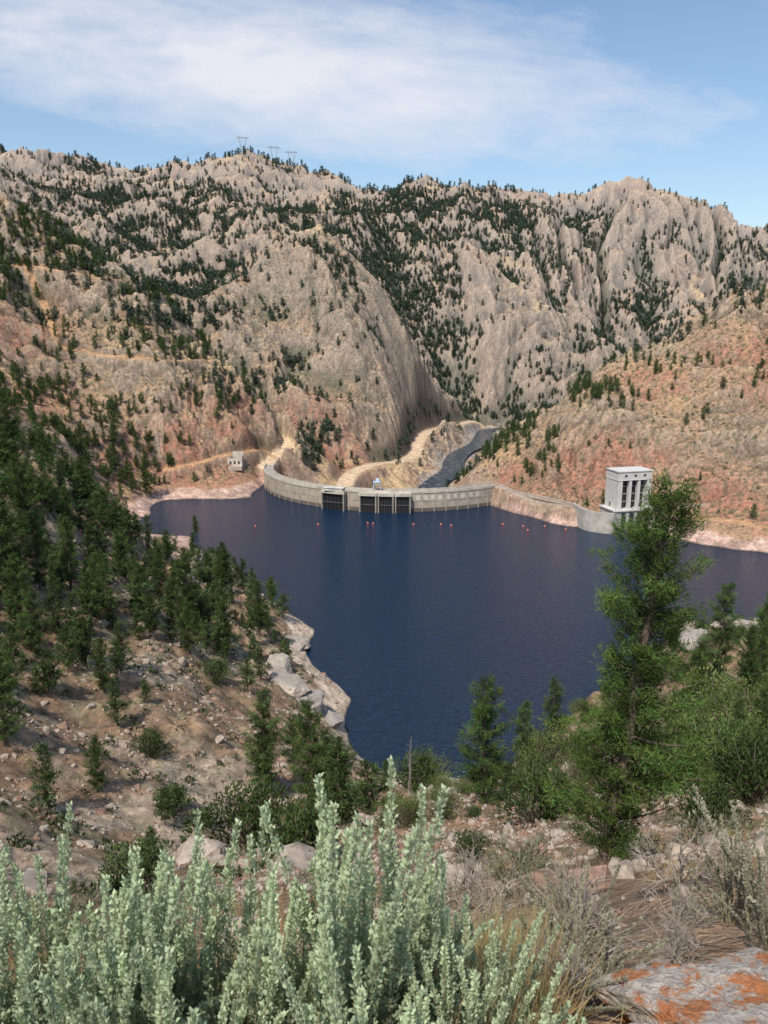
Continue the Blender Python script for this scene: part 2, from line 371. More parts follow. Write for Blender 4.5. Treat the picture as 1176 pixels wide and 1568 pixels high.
brush=np.maximum(sst(n5+.3*n2,.1,.28)*(1-sst(YY,900,1200)),sst(n6+.3*n2,.16,.34)*sst(YY,800,1000)*.85)*sst(YY,100,200)*sst(Zt,6,10)*(1-.5*rk)*(1-.5*sst(YY,1600,1900)); col=mix(col,L(.105,.108,.062),brush*.8)
up=((YY<640))&(np.hypot(XX-CX,YY-CY)>CR-4)
bh=5.0+2*n2+1.5*n3+np.where(YY<340,2.0,0)
band=sst(bh-Zt,-.6,1.2)*up
bc=np.where((YY<400)[...,None],L(.56,.44,.32),L(.46,.31,.24))
bc=bc*(1+.35*n3[...,None])
col=mix(col,bc,band)
col=mix(col,L(.10,.08,.06),sst(.5-Zt,0,.4)*up*.8)
cg=sst(26+14*n2-Driv,0,12)*(YY>640); col=mix(col,L(.30,.265,.23)*(1+.5*n3[...,None]),cg*.8)
col=mix(col,L(.62,.45,.29),sst(8-Drd,0,2)*1.0)
col=mix(col,L(.38,.30,.23),sst(4.5-Drd3,0,2)*1.0)
col=mix(col,L(.50,.29,.15),sst(4.0-Dtr,0,2)*.9)
col*=(1+.3*n3+.25*n4)[...,None]
hz=(1-np.exp(-np.maximum(YY-600,0)/5200)); col=mix(col,L(.36,.36,.39),hz)  # aerial haze painted into the ground colour by distance
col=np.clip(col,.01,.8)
mb=MB()
ii,jj=np.meshgrid(np.arange(nr-1),np.arange(nc-1),indexing='ij'); q=ii*nc+jj
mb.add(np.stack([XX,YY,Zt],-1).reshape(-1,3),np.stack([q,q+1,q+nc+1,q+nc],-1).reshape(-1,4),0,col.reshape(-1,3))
m,nt,b=nodes('hillside_ground')
at=N(nt,'ShaderNodeAttribute',attribute_name='Col'); ge=N(nt,'ShaderNodeNewGeometry'); pos=ge.outputs['Position']
na=noise(nt,.45,4,.75,pos); nb=noise(nt,5.0,4,.7,pos)
f1=rampr(nt,na.outputs[0],.3,.7,.5,1.5); f2=rampr(nt,nb.outputs[0],.3,.7,.6,1.4)
mm=N(nt,'ShaderNodeMath',operation='MULTIPLY'); nt.links.new(f1,mm.inputs[0]); nt.links.new(f2,mm.inputs[1])
vm=N(nt,'ShaderNodeVectorMath',operation='SCALE'); nt.links.new(at.outputs['Color'],vm.inputs[0]); nt.links.new(mm.outputs[0],vm.inputs['Scale'])
nt.links.new(vm.outputs[0],b.inputs['Base Color']); b.inputs['Roughness'].default_value=.95; b.inputs['Specular IOR Level'].default_value=.1
b2=N(nt,'ShaderNodeBump'); b2.inputs['Distance'].default_value=.2; b2.inputs['Strength'].default_value=.9; nt.links.new(nb.outputs[0],b2.inputs['Height'])
nt.links.new(b2.outputs[0],b.inputs['Normal'])
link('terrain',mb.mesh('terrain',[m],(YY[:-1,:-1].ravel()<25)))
# ------------------------------------------------------------------ lake
m,nt,b=nodes('lake_surface')
ge=N(nt,'ShaderNodeNewGeometry'); mp=N(nt,'ShaderNodeMapping'); nt.links.new(ge.outputs['Position'],mp.inputs[0]); mp.inputs['Rotation'].default_value=(0,0,.5); mp.inputs['Scale'].default_value=(1,2.2,1)
nn=noise(nt,.42,4,.65,mp.outputs[0],.3); n5_=noise(nt,.012,2,.5,ge.outputs['Position'],1.0)
bp=N(nt,'ShaderNodeBump'); bp.inputs['Distance'].default_value=1.2; bp.inputs['Strength'].default_value=1
nt.links.new(nn.outputs[0],bp.inputs['Height']); nt.links.new(bp.outputs[0],b.inputs['Normal'])
wv=mixc(nt,rampr(nt,nn.outputs[0],.38,.62,0,1),(.001,.010,.028),(.007,.034,.078))
nt.links.new(mixc(nt,rampr(nt,n5_.outputs[0],.35,.65,0,.4),wv,(.004,.022,.052)),b.inputs['Base Color'])
b.inputs['Roughness'].default_value=.12; b.inputs['IOR'].default_value=1.33
mb=MB(); poly=[(-420,100),(700,100),(700,540),(arc(1,0,0)[0]+14,arc(1,0,0)[1]+2)]
poly+=[arc(s,-2,0)[:2] for s in np.linspace(1,0,40)]+[(-112,604),(-420,590)]
mb.add([(x,y,0) for x,y in poly],[list(range(len(poly)))],0)
link('lake_water',mb.mesh('lake_water',[m]))
m,nt,b=nodes('river_surface'); b.inputs['Roughness'].default_value=.25
ge=N(nt,'ShaderNodeNewGeometry'); nn=noise(nt,.12,5,.75,ge.outputs['Position']); nt.links.new(mixc(nt,rampr(nt,nn.outputs[0],.55,.66,0,.6),(.03,.05,.07),(.45,.48,.48)),b.inputs['Base Color'])
mb=MB(); T=np.gradient(river[:,:2],axis=0); T/=np.linalg.norm(T,axis=1)[:,None]; Nr=np.c_[-T[:,1],T[:,0]]
V=np.concatenate([np.c_[river[:,:2]+Nr*12,np.full(len(river),-25)],np.c_[river[:,:2]-Nr*12,np.full(len(river),-25)]]); k=len(river)
mb.add(V,[(i,i+1,k+i+1,k+i) for i in range(k-1)],0); link('river',mb.mesh('river',[m]))
# ------------------------------------------------------------------ dam
def empty(name,loc=(0,0,0)):
    e=bpy.data.objects.new(name,None); scene.collection.objects.link(e); e.location=loc; return e
dam=empty('concrete_arch_dam')
def sweep(mb,prof,s0,s1,nseg,mat=0,col=(.5,.5,.5)):
    ss=np.linspace(s0,s1,nseg+1); k=len(prof)
    V=np.array([[arc(s,o,z) for o,z in prof] for s in ss]).reshape(-1,3)
    Fq=[]
    for i in range(nseg):
        for j in range(k): Fq.append((i*k+j,(i+1)*k+j,(i+1)*k+(j+1)%k,i*k+(j+1)%k))
    mb.add(V,Fq,mat,col); mb.add(V[:k],[list(range(k))],mat,col); mb.add(V[-k:],[list(range(k))[::-1]],mat,col)
cc_=(.40,.34,.265); cs=(.30,.27,.23)
mb=MB(); sweep(mb,[(0,13),(0,2.2),(.02,-30),(-22,-60),(-7,11),(-7,13)],0,1,90,0,cc_)
sweep(mb,[(.03,2.4),(.03,-2),(-.5,-2),(-.5,2.4)],0.001,.999,90,0,(.15,.12,.10))
link('dam_body',mb.mesh('dam_body',[M_conc]),parent=dam)
mb=MB(); sweep(mb,[(.35,14.3),(.35,12.4),(-.35,12.4),(-.35,14.3)],0.0005,.9995,90,0,(.52,.46,.37))
sweep(mb,[(-6.6,14.2),(-6.6,12.6),(-7.2,12.6),(-7.2,14.2)],0.0005,.9995,90,0,(.46,.41,.34))
sweep(mb,[(-.4,13.02),(-.4,12.9),(-6.55,12.9),(-6.55,13.02)],0.0007,.9993,90,0,(.36,.32,.27))
link('parapets',mb.mesh('parapets',[M_conc]),parent=dam)
mb=MB(); Ltot=CR*abs(tB-tA)
for s in np.linspace(.01,.99,30): sweep(mb,[(.3,12.5),(.3,-3),(-.2,-3),(-.2,12.5)],s-.3/Ltot,s+.3/Ltot,1,0,(.43,.37,.29))
sweep(mb,[(.16,7.2),(.16,6.8),(-.2,6.8),(-.2,7.2)],.002,.998,90,0,(.37,.33,.28))
for px in np.arange(640,740,11.5):
    s=s_at(px); sweep(mb,[(.12,10.8),(.12,7.8),(-.2,7.8),(-.2,10.8)],s-1.6/Ltot,s+1.6/Ltot,2,0,(.58,.52,.42))
link('pilasters',mb.mesh('pilasters',[M_conc]),parent=dam)
mb=MB(); dk=(.012,.012,.014)
for p0,p1 in ((498,531),(553,578),(580,603),(605,628)):
    a,b_=s_at(p0),s_at(p1); w=.8/Ltot
    sweep(mb,[(5,12.2),(5,-6),(.6,-6),(.6,12.2)],a,a+w,1,0,cs); sweep(mb,[(5,12.2),(5,-6),(.6,-6),(.6,12.2)],b_-w,b_,1,0,cs)
    sweep(mb,[(5.2,13.1),(5.2,11.2),(.4,11.2),(.4,13.1)],a-w*.3,b_+w*.3,6,0,(.50,.45,.37))
    sweep(mb,[(3.6,11.2),(3.6,-6),(.7,-6),(.7,11.2)],a+w*1.05,b_-w*1.05,4,1,dk)
    for s in np.linspace(a+w*1.6,b_-w*1.6,6): sweep(mb,[(3.9,11.1),(3.9,-5),(3.5,-5),(3.5,11.1)],s-.12/Ltot,s+.12/Ltot,1,1,(.07,.065,.06))
    sweep(mb,[(4.2,5.4),(4.2,4.9),(3.6,4.9),(3.6,5.4)],a+w*1.1,b_-w*1.1,4,1,(.10,.09,.085))
link('spillway_gates',mb.mesh('spillway_gates',[M_conc,M_metal]),parent=dam)
mb=MB(); s=s_at(576); bx,by,_=arc(s,-3,0); rz=0.0
for dx in (-3,3):
    for dy in (-2.5,2.5):
        mb.tube([(bx+dx,by+dy,13),(bx+dx*.55,by+dy*.7,19)],[.3,.25],6,0,(.35,.48,.62))
mb.box((bx,by,19.3),(5,4.6,.6),0,0,(.4,.52,.66)); mb.box((bx+.4,by,20.6),(2.2,2.4,2),0,0,(.6,.66,.72)); mb.box((bx,by,16),(4.9,.3,.3),0,0,(.35,.48,.62))
for dx in (-2.2,2.2): mb.box((bx+dx,by-2.1,20.2),(.12,.12,1.2),0,0,(.6,.6,.6))
link('gantry_hoist',mb.mesh('gantry_hoist',[M_metal]))
mb=MB(); s=s_at(515); bx,by,_=arc(s,3,0); mb.box((bx,by,14.1),(13,5,1.9),-.3,0,(.55,.51,.44)); mb.box((bx,by,15.2),(14,5.8,.3),-.3,0,(.6,.57,.5))
for k in range(4): mb.box((bx-4.2+2.8*k,by-2.2-(-4.2+2.8*k)*.31,14.2),(1.2,.6,.9),-.3,0,(.05,.05,.05))
link('hoist_house',mb.mesh('hoist_house',[M_conc]),parent=dam)
# ------------------------------------------------------------------ intake tower
bx,by,_=atz(962,0,452); th=math.radians(15)
tw=empty('intake_tower',(bx,by,0)); tw.rotation_euler=(0,0,th); tw.scale=(1.06,1.03,.92)
wc=(.58,.55,.50); gc=(.42,.39,.35)
mb=MB()
mb.box((0,2,2),(26,16,24),0,0,gc)
mb.box((0,2,14.35),(27.4,17.4,.7),0,0,wc)
link('plinth',mb.mesh('p',[M_conc]),parent=tw)
mb=MB(); Wd=21; D=13
mb.box((-Wd/2+1.4,3,24.2),(2.8,D,19),0,0,wc); mb.box((Wd/2-1.4,3,24.2),(2.8,D,19),0,0,wc)
mb.box((0,3+D/2-.6,24.2),(Wd-5.6,1.2,19),0,0,gc)
mb.box((0,3,36.3),(Wd,D,5.2),0,0,wc)
mb.box((0,3,39.2),(Wd+.9,D+.9,.6),0,0,(.60,.57,.52))
mb.box((0,3,33.55),(Wd+.5,D+.5,.3),0,0,(.60,.57,.52))
for x in (-2.7,2.7): mb.box((x,3-D/2+1.2,24.2),(1.5,2.4,19),0,0,wc)
link('walls',mb.mesh('w',[M_white]),parent=tw)
mb=MB()
for x in (-5.35,0,5.35):
    mb.box((x,0,24.2),(3.6,.4,18.6),0,0,(.03,.03,.035))
    for z in (19,24,29): mb.box((x,-.45,z),(3.7,.5,.6),0,0,(.3,.3,.3))
    mb.box((x*1.1,3-D/2-.02,36.4),(1.5,.3,1.3),0,0,(.04,.04,.05))
for x in (-7.5,-2.5,2.5,7.5): mb.box((x,-6.1,6),(2.6,.6,14),0,0,(.035,.035,.04))
mb.box((-Wd/2-.02,4,17),(.3,1.4,2.6),0,0,(.12,.12,.12))
link('gate_slots',mb.mesh('g',[M_metal]),parent=tw)
mb=MB()
for x in np.linspace(-13,13,14): mb.box((x,-6.4,15.3),(.12,.12,1.2),0,0,(.4,.4,.4))
mb.box((0,-6.4,15.95),(26.4,.12,.1),0,0,(.4,.4,.4))
link('railing',mb.mesh('r',[M_metal]),parent=tw)
def wall(name,pts,z0,z1,th,col,mat):
    p=smoothpts(pts,8)[:,:2]; T=np.gradient(p,axis=0); T/=np.linalg.norm(T,axis=1)[:,None]; Nr=np.c_[-T[:,1],T[:,0]]*th/2
    k=len(p); V=np.concatenate([np.c_[p+Nr,np.full(k,z0)],np.c_[p-Nr,np.full(k,z0)],np.c_[p-Nr,np.full(k,z1)],np.c_[p+Nr,np.full(k,z1)]])
    Fq=[(a*k+i,a*k+i+1,((a+1)%4)*k+i+1,((a+1)%4)*k+i) for i in range(k-1) for a in range(4)]
    mb=MB(); mb.add(V,Fq,0,col); return link(name,mb.mesh(name,[mat]))
e=arc(1,-.1,0)
wall('parapet_wall',[(e[0],e[1],0),sight(800,760,505),sight(850,770,484),sight(878,777,470)],9.5,12.0,.8,(.42,.35,.28),M_conc)
wall('retaining_wall',[sight(878,777,470),atz(895,8,452),atz(918,8,444),atz(938,8,442),atz(946,8,450)],-8,12.3,1.4,(.46,.42,.36),M_conc)
wall('retaining_wall',[atz(1010,8,455),atz(1040,8,462),atz(1080,8,458),atz(1130,8,447)],2,8.5,.8,(.42,.36,.31),M_conc)
x,y,z=hit(360,716,400)
ru=empty('concrete_ruin',(x,y,z)); ru.scale=(.8,.8,.75); mb=MB(); wc2=(.55,.49,.41)
mb.box((0,0,3),(14,1,9),0,0,wc2); mb.box((-6.5,4,3),(1,7,9),0,0,wc2); mb.box((6.5,4,4.5),(1,7,12),0,0,wc2); mb.box((2,7,7),(10,1,14),0,0,wc2); mb.box((1,-3.6,-1.5),(13,6,4),0,0,(.45,.37,.3)); mb.box((3,8.5,12),(4,2,3),0,0,wc2)
link('walls',mb.mesh('rw',[M_conc]),parent=ru)
mb=MB()
for a in (-4,0,4): mb.box((a,-.56,3.6),(1.8,.2,3),0,0,(.06,.05,.045))
link('openings',mb.mesh('ro',[M_conc]),parent=ru)
# ------------------------------------------------------------------ buoys
mb=MB()
def lathe(mb,prof,n=12,mat=0,col=(.5,.5,.5)):
    V=[(r*math.cos(t),r*math.sin(t),z) for r,z in prof for t in np.arange(n)/n*2*np.pi]
    mb.add(V,[(i*n+j,i*n+(j+1)%n,(i+1)*n+(j+1)%n,(i+1)*n+j) for i in range(len(prof)-1) for j in range(n)],mat,col)
lathe(mb,[(0,-.4),(.8,-.3),(1.0,0),(.9,.35),(.4,.55),(.3,1.2),(.25,1.5),(0,1.6)],12,0,(.75,.13,.04)); lathe(mb,[(.42,.75),(.42,.95),(.3,.95)],12,0,(.8,.8,.75))
bm_=mb.mesh('buoy',[M_metal],True)
for px,py in ((391,806),(487,803),(563,801),(571,802),(633,803),(675,803),(691,805),(770,803),(801,806),(834,806),(866,811),(808,812)):
    x,y,z=plane(px,py,0); link('buoy',bm_,(x,y,0),0,.65)
# ------------------------------------------------------------------ pylons
def pylon_mesh():
    mb=MB(); c=(.36,.39,.43); r=.42
    for sx in (-1,1):
        legs=[((sx*4-1.3,-1.3),(sx*9-.3,-.3)),((sx*4+1.3,-1.3),(sx*9+.3,-.3)),((sx*4-1.3,1.3),(sx*9-.3,.3)),((sx*4+1.3,1.3),(sx*9+.3,.3))]
        for a,b in legs: mb.tube([(a[0],a[1],0),(b[0],b[1],34)],[r,r],4,0,c)
        for i in range(8):
            t0,t1=i/8,(i+1)/8
            for (a,b),(c2,d2) in ((legs[0],legs[1]),(legs[2],legs[3]),(legs[0],legs[2]),(legs[1],legs[3])):
                p=(a[0]+(b[0]-a[0])*t0,a[1]+(b[1]-a[1])*t0,34*t0); q=(c2[0]+(d2[0]-c2[0])*t1,c2[1]+(d2[1]-c2[1])*t1,34*t1)
                mb.tube([p,q],[.2,.2],3,0,c)
    for y in (-.6,.6):
        mb.tube([(-17,y,34),(17,y,34)],[.36,.36],4,0,c); mb.tube([(-15,y,36),(15,y,36)],[.3,.3],4,0,c)
    for x in np.linspace(-15,13,10): mb.tube([(x,0,34),(x+1.5,0,36)],[.2]*2,3,0,c); mb.tube([(x+1.5,0,36),(x+3,0,34)],[.2]*2,3,0,c)
    for x in (-9,9): mb.tube([(x,0,36),(x,0,42)],[.4,.2],4,0,c)
    for x in (-14,0,14): mb.tube([(x,0,34),(x,0,31)],[.25,.25],5,0,(.2,.2,.2))
    return mb.mesh('pylon',[M_metal])
pm=pylon_mesh(); pyl=[]
for px,tp in ((372,230),(420,241),(446,247)):
    j=int(np.argmin(np.abs(U-(px-588)/F/1.08))); i=int(np.argmin(np.where((YR>1500)&(YR<2400),PYg[:,j],9e9)))
    x,y,z=XX[i,j],YR[i],Zt[i,j]; hh=np.clip((PYg[i,j]-tp)*y/F,36,50); sc=hh/42
    link('transmission_tower',pm,(x,y,z-1),.25,sc); pyl.append((x,y,z+31*sc))
mb=MB()
pl=[(pyl[0][0]-700,pyl[0][1]+500,pyl[0][2]-10)]+pyl
for a,b in zip(pl[:-1],pl[1:]):
    for dx in (-14,0,14):
        t=np.linspace(0,1,14)[:,None]; p=np.array(a)*(1-t)+np.array(b)*t; p[:,0]+=dx; p[:,2]-=14*4*(t*(1-t))[:,0]*min(1,abs(a[0]-b[0])/200)
        mb.tube(p,[.1]*14,3,0,(.2,.2,.2))
link('power_line',mb.mesh('power_line',[M_metal]))
mb=MB(); mb.tube([(0,0,-1),(0,0,12)],[.22,.15],7,0,(.16,.12,.09)); mb.box((0,0,10.8),(3,.2,.25),0,0,(.16,.12,.09)); mb.box((0,0,9.6),(2.4,.2,.2),0,0,(.16,.12,.09))
for x in (-1.3,-.5,.5,1.3): mb.tube([(x,0,10.9),(x,0,11.3)],[.08,.06],5,0,(.4,.4,.4))
up_=mb.mesh('utility_pole',[M_bark])
for px,py in ((286,545),(300,552),(316,560),(326,556),(396,612),(388,660),(373,675),(555,600)):
    x,y,z=hit(px,py,400); link('utility_pole',up_,(x,y,z),random.uniform(-.5,.5),random.uniform(.7,1.1))
# ------------------------------------------------------------------ vegetation generators
def blades(mb,c,d,ln,wd,col,rs,mat=0,quad=False):
    n=len(c); d=d/(np.linalg.norm(d,axis=1)[:,None]+1e-9)
    r=rs.normal(size=(n,3)); s=np.cross(d,r); s/=np.linalg.norm(s,axis=1)[:,None]+1e-9
    s*=(wd/2)[:,None]; tip=c+d*ln[:,None]
    if quad:
        mid=c+d*(ln*.5)[:,None]; V=np.stack([c,mid+s,tip,mid-s],1).reshape(-1,3); Fq=np.arange(4*n).reshape(n,4); k=4
    else: V=np.stack([c-s,c+s,tip],1).reshape(-1,3); Fq=np.arange(3*n).reshape(n,3); k=3
    mb.add(V,Fq,mat,np.repeat(col,k,0))
def pine(name,h,rad,cb,nb,tpm,nbl,bl,bw,seed,green=(.060,.105,.028),loose=.3,mat=None,irr=.3):
    rs=np.random.default_rng(seed); mb=MB()
    tz=np.linspace(0,1,9); bx=np.cumsum(rs.normal(0,.012*h,9))*.5; by=np.cumsum(rs.normal(0,.012*h,9))*.5; bx-=bx[0]; by-=by[0]
    tr=np.c_[bx,by,tz*h]; mb.tube(tr,.015*h*(1-tz)**.8+.003*h,8,1,(.15,.11,.085))
    cs_=[];ds=[];cl=[]
    for i in range(nb):
        t=(i+rs.random())/nb; z=cb+(1-cb)*t
        p0=np.array([np.interp(z,tz,bx),np.interp(z,tz,by),z*h])
        az=i*2.4+rs.normal(0,.4)
        lobe=1+irr*.7*math.sin(az*1.0+t*9+seed)+irr*.5*math.sin(az*2-t*17+seed*2)
        r=rad*((1-t)**.62)*min(1,.5+t*2.2)*rs.uniform(1-1.6*irr,1+.6*irr)*lobe+.03*h
        el=-.15+.75*t+rs.normal(0,.18); cu_=.35*(1-t)+.1
        s=np.linspace(0,1,5); hd=np.array([math.cos(az),math.sin(az),0])
        br=p0+np.outer(s*r,hd); br[:,2]+=r*(el*s+cu_*s*s)
        if nb>20: mb.tube(br,.0055*h*(1-s*.8)*(1-t*.6),4,1,(.13,.10,.08))
        nt_=max(3,int(r*tpm)); ss=rs.uniform(.08,1.03,nt_)**.8
        pc=p0+np.outer(ss*r,hd); pc[:,2]+=r*(el*ss+cu_*ss*ss)
        side=np.array([-hd[1],hd[0],0]); pc+=np.outer(rs.normal(0,.17,nt_)*r*(.4+ss*.6),side); pc[:,2]+=rs.normal(0,.05,nt_)*r+.02*h*rs.random(nt_)
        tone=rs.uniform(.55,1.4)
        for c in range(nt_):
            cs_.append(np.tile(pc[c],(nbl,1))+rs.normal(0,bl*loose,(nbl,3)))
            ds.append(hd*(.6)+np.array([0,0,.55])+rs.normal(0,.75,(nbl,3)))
            k=tone*(.5+.65*ss[c])*rs.uniform(.75,1.25,(nbl,1)); g=np.array(green)[None]*k  # inner needles darker, tips lighter: crown shading painted into blade colour
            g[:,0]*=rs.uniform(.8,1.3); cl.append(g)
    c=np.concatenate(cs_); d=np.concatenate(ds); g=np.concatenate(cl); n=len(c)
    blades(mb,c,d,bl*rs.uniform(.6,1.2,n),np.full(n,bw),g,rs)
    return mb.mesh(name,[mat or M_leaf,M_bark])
def bush(name,r,h,ncl,nbl,bl,bw,seed,green,stem=True,mat=None):
    rs=np.random.default_rng(seed); mb=MB(); cs_=[];ds=[];cl=[]
    for i in range(ncl):
        th=rs.random()*6.28; ph=rs.random(); q=rs.uniform(.45,1.0); lob=1+.35*math.sin(th*3+seed)+rs.normal(0,.1)
        p=np.array([math.cos(th)*math.sqrt(1-ph*ph)*r*q*lob,math.sin(th)*math.sqrt(1-ph*ph)*r*q*lob,h*(.12+.88*ph*q)])
        if stem: mb.tube([(p[0]*.05,p[1]*.05,-.1*h),p*.5,p],[.025*r+.006,.016*r+.003,.004*r+.001],4,1,(.2,.16,.13))
        cs_.append(p+rs.normal(0,r*.13,(nbl,3))); o=p/np.linalg.norm(p); ds.append(o+np.array([0,0,.4])+rs.normal(0,.7,(nbl,3)))
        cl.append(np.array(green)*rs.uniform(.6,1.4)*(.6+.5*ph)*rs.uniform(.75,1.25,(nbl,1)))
    c=np.concatenate(cs_); n=len(c)
    blades(mb,c,np.concatenate(ds),bl*rs.uniform(.6,1.2,n),np.full(n,bw),np.concatenate(cl),rs,0,True)
    return mb.mesh(name,[mat or M_leaf,M_bark])
def rockmesh(name,seed,col,mat,npt=16,flat=.6,sub=0):
    rs=np.random.default_rng(seed); bm=bmesh.new()
    if sub:
        bmesh.ops.create_icosphere(bm,subdivisions=sub,radius=1); V=np.array([v.co for v in bm.verts])
        nn_=rs.normal(size=(npt,3)); nn_/=np.linalg.norm(nn_,axis=1)[:,None]; dd=rs.uniform(.55,.85,npt)
        dots=V@nn_.T; r_=np.min(np.where(dots>.05,dd[None]/np.maximum(dots,.05),9),axis=1); r_=np.minimum(r_,1.15)
        p=V*r_[:,None]; q1=gn(p[:,0]*2+p[:,2]*1.3,p[:,1]*2-p[:,2],seed%50); q2=gn(p[:,0]*7+p[:,2]*5,p[:,1]*7-p[:,2]*4,seed%50+3); cr=np.abs(gn(p[:,0]*3-p[:,2]*2,p[:,1]*3+p[:,2]*2.5,seed%50+7))
        p=p*(1+.08*q1+.035*q2-.07*np.exp(-cr*14))[:,None]*np.array([.6,.5,.6*flat])
        for v,c in zip(bm.verts,p): v.co=c
    else:
        for i in range(npt):
            v=rs.normal(size=3); v/=np.linalg.norm(v); v=np.sign(v)*np.abs(v)**.7; bm.verts.new(v*np.array([.6,.45,.6*flat])*rs.uniform(.8,1.1))
        bmesh.ops.convex_hull(bm,input=bm.verts)
        bmesh.ops.delete(bm,geom=[v for v in bm.verts if not v.link_faces],context='VERTS')
    me=bpy.data.meshes.new(name); bm.to_mesh(me); bm.free()
    a=me.color_attributes.new('Col','FLOAT_COLOR','POINT'); k=len(me.vertices)
    cc=np.array(col)[None]*rs.uniform(.85,1.15,(k,1)); a.data.foreach_set('color',np.c_[cc,np.ones(k)].astype(np.float32).ravel())
    me.materials.append(mat); return me
def hidden(me):  # prototype object, used only through instancing
    return bpy.data.objects.new('proto_'+me.name,me)
def scatter(name,pts,sc,protos,tilt=0):
    n=len(pts); pts=np.asarray(pts,float); print(name,n)
    me=bpy.data.meshes.new(name); me.vertices.add(n); me.vertices.foreach_set('co',pts.astype(np.float32).ravel())
    a=me.attributes.new('sc','FLOAT','POINT'); a.data.foreach_set('value',np.asarray(sc,np.float32))
    a=me.attributes.new('rt','FLOAT_VECTOR','POINT'); rv=np.c_[rng.normal(0,tilt,n) if tilt else np.zeros(n),rng.normal(0,tilt,n) if tilt else np.zeros(n),rng.random(n)*6.28]; a.data.foreach_set('vector',rv.astype(np.float32).ravel())
    a=me.attributes.new('id','INT','POINT'); a.data.foreach_set('value',rng.integers(0,len(protos),n).astype(np.int32))
    ob=link(name,me)
    g=bpy.data.node_groups.new(name,'GeometryNodeTree')
    g.interface.new_socket('Geometry',in_out='INPUT',socket_type='NodeSocketGeometry'); g.interface.new_socket('Geometry',in_out='OUTPUT',socket_type='NodeSocketGeometry')
    gi=g.nodes.new('NodeGroupInput'); go=g.nodes.new('NodeGroupOutput'); jn=g.nodes.new('GeometryNodeJoinGeometry')
    def na(t,nm):
        x=g.nodes.new('GeometryNodeInputNamedAttribute'); x.data_type=t; x.inputs['Name'].default_value=nm; return x.outputs['Attribute']
    s=na('FLOAT','sc'); r=na('FLOAT_VECTOR','rt'); d=na('INT','id')
    for k,p in enumerate(protos):
        ip=g.nodes.new('GeometryNodeInstanceOnPoints'); oi=g.nodes.new('GeometryNodeObjectInfo'); oi.inputs['Object'].default_value=p; oi.inputs['As Instance'].default_value=True
        cm=g.nodes.new('FunctionNodeCompare'); cm.data_type='INT'; cm.operation='EQUAL'; g.links.new(d,cm.inputs[2]); cm.inputs[3].default_value=k
        g.links.new(gi.outputs[0],ip.inputs['Points']); g.links.new(cm.outputs[0],ip.inputs['Selection']); g.links.new(oi.outputs['Geometry'],ip.inputs['Instance'])
        g.links.new(s,ip.inputs['Scale']); g.links.new(r,ip.inputs['Rotation']); g.links.new(ip.outputs[0],jn.inputs[0])
    g.links.new(jn.outputs[0],go.inputs[0])
    md=ob.modifiers.new('instances','NODES'); md.node_group=g
    return ob
far_g=(.072,.100,.066); mid_g=(.070,.112,.038)  # far_g is a bluer green with distance haze painted in
P_far=[hidden(pine('far%d'%i,9,2.2+.3*i,.08,13,1.8,4,1.5,.75,50+i,far_g,.3,M_far)) for i in range(4)]
P_mid=[pine('mid%d'%i,10,2.1+.25*i,.1+.03*i,50,4.8,7,.55,.14,80+i,mid_g,.3,M_far,.35) for i in range(5)]
P_midh=[hidden(m_) for m_ in P_mid]
P_bsh=[hidden(bush('bushf%d'%i,1.2,1.5,8,6,.8,.4,10+i,(.085,.10,.05),False,M_far)) for i in range(3)]
P_jun=[bush('juniper%d'%i,1.3,2.2,90,28,.19,.065,20+i,(.070,.105,.034)) for i in range(3)]
P_lt=[bush('lightbush%d'%i,1.8,3.0,110,26,.16,.065,30+i,(.14,.175,.055)) for i in range(2)]
P_sgs=[hidden(bush('sgs%d'%i,.6,.6,20,12,.15,.035,40+i,(.21,.21,.13),False,M_sage)) for i in range(3)]
P_rk=[hidden(rockmesh('rk%d'%i,60+i,(.37,.30,.235) if i<4 else (.28,.175,.125),M_rockfine)) for i in range(6)]
def cand(n,y0,y1,u0=-.62,u1=.62):
    Y=np.sqrt(rng.uniform(y0*y0,y1*y1,n)); u=rng.uniform(u0,u1,n); X=u*Y; Z=ground(X,Y)
    e_=np.maximum(.6,.004*Y); gx=(ground(X+e_,Y)-ground(X-e_,Y))/(2*e_); gy=(ground(X,Y+e_)-ground(X,Y-e_))/(2*e_)
    return X,Y,Z,np.hypot(gx,gy)
def blob(X,Y,Z,lst,after):
    d=np.zeros_like(X)
    for px,py,rx,ry,a in lst:
        x,y,z=hit(px,py,after); k=y/F
        d=np.maximum(d,a*np.exp(-(((X-x)/(rx*k))**2+((Z-z)/(ry*k))**2)**1.5-((Y-y)/(220))**2*.3))
    return d
def lookup(D,X,Y):
    j=np.interp(X/Y,U,np.arange(nc)).astype(int); i=np.interp(np.log(Y),LY,np.arange(nr)).astype(int); return D[i,j]
X,Y,Z,sl=cand(200000,640,2200)
bl_=[(620,390,60,70,1),(650,450,50,70,1),(680,520,35,70,1),(720,330,110,40,.9),(560,370,70,40,.85),(290,440,80,40,.9),(270,350,110,50,.5),(440,330,80,35,.5),(150,300,110,35,.6),(560,290,100,20,.8),(760,350,60,40,.6),
     (1150,400,50,40,.8),(1130,450,40,20,.7),(860,400,60,60,.35),(980,480,40,30,.7),(240,470,60,30,.9),(1010,480,25,40,.7),(600,330,90,35,.8),(560,480,30,60,.15),(770,640,40,14,.7),(480,690,28,22,.8),(430,580,40,25,.4),(690,560,24,50,.9),(200,300,120,25,.6),(320,420,70,45,.8),(640,320,80,30,.8)]
cc2=lookup(c2_,X,Y); pn=fbm(X/90,Y/90,3,91)
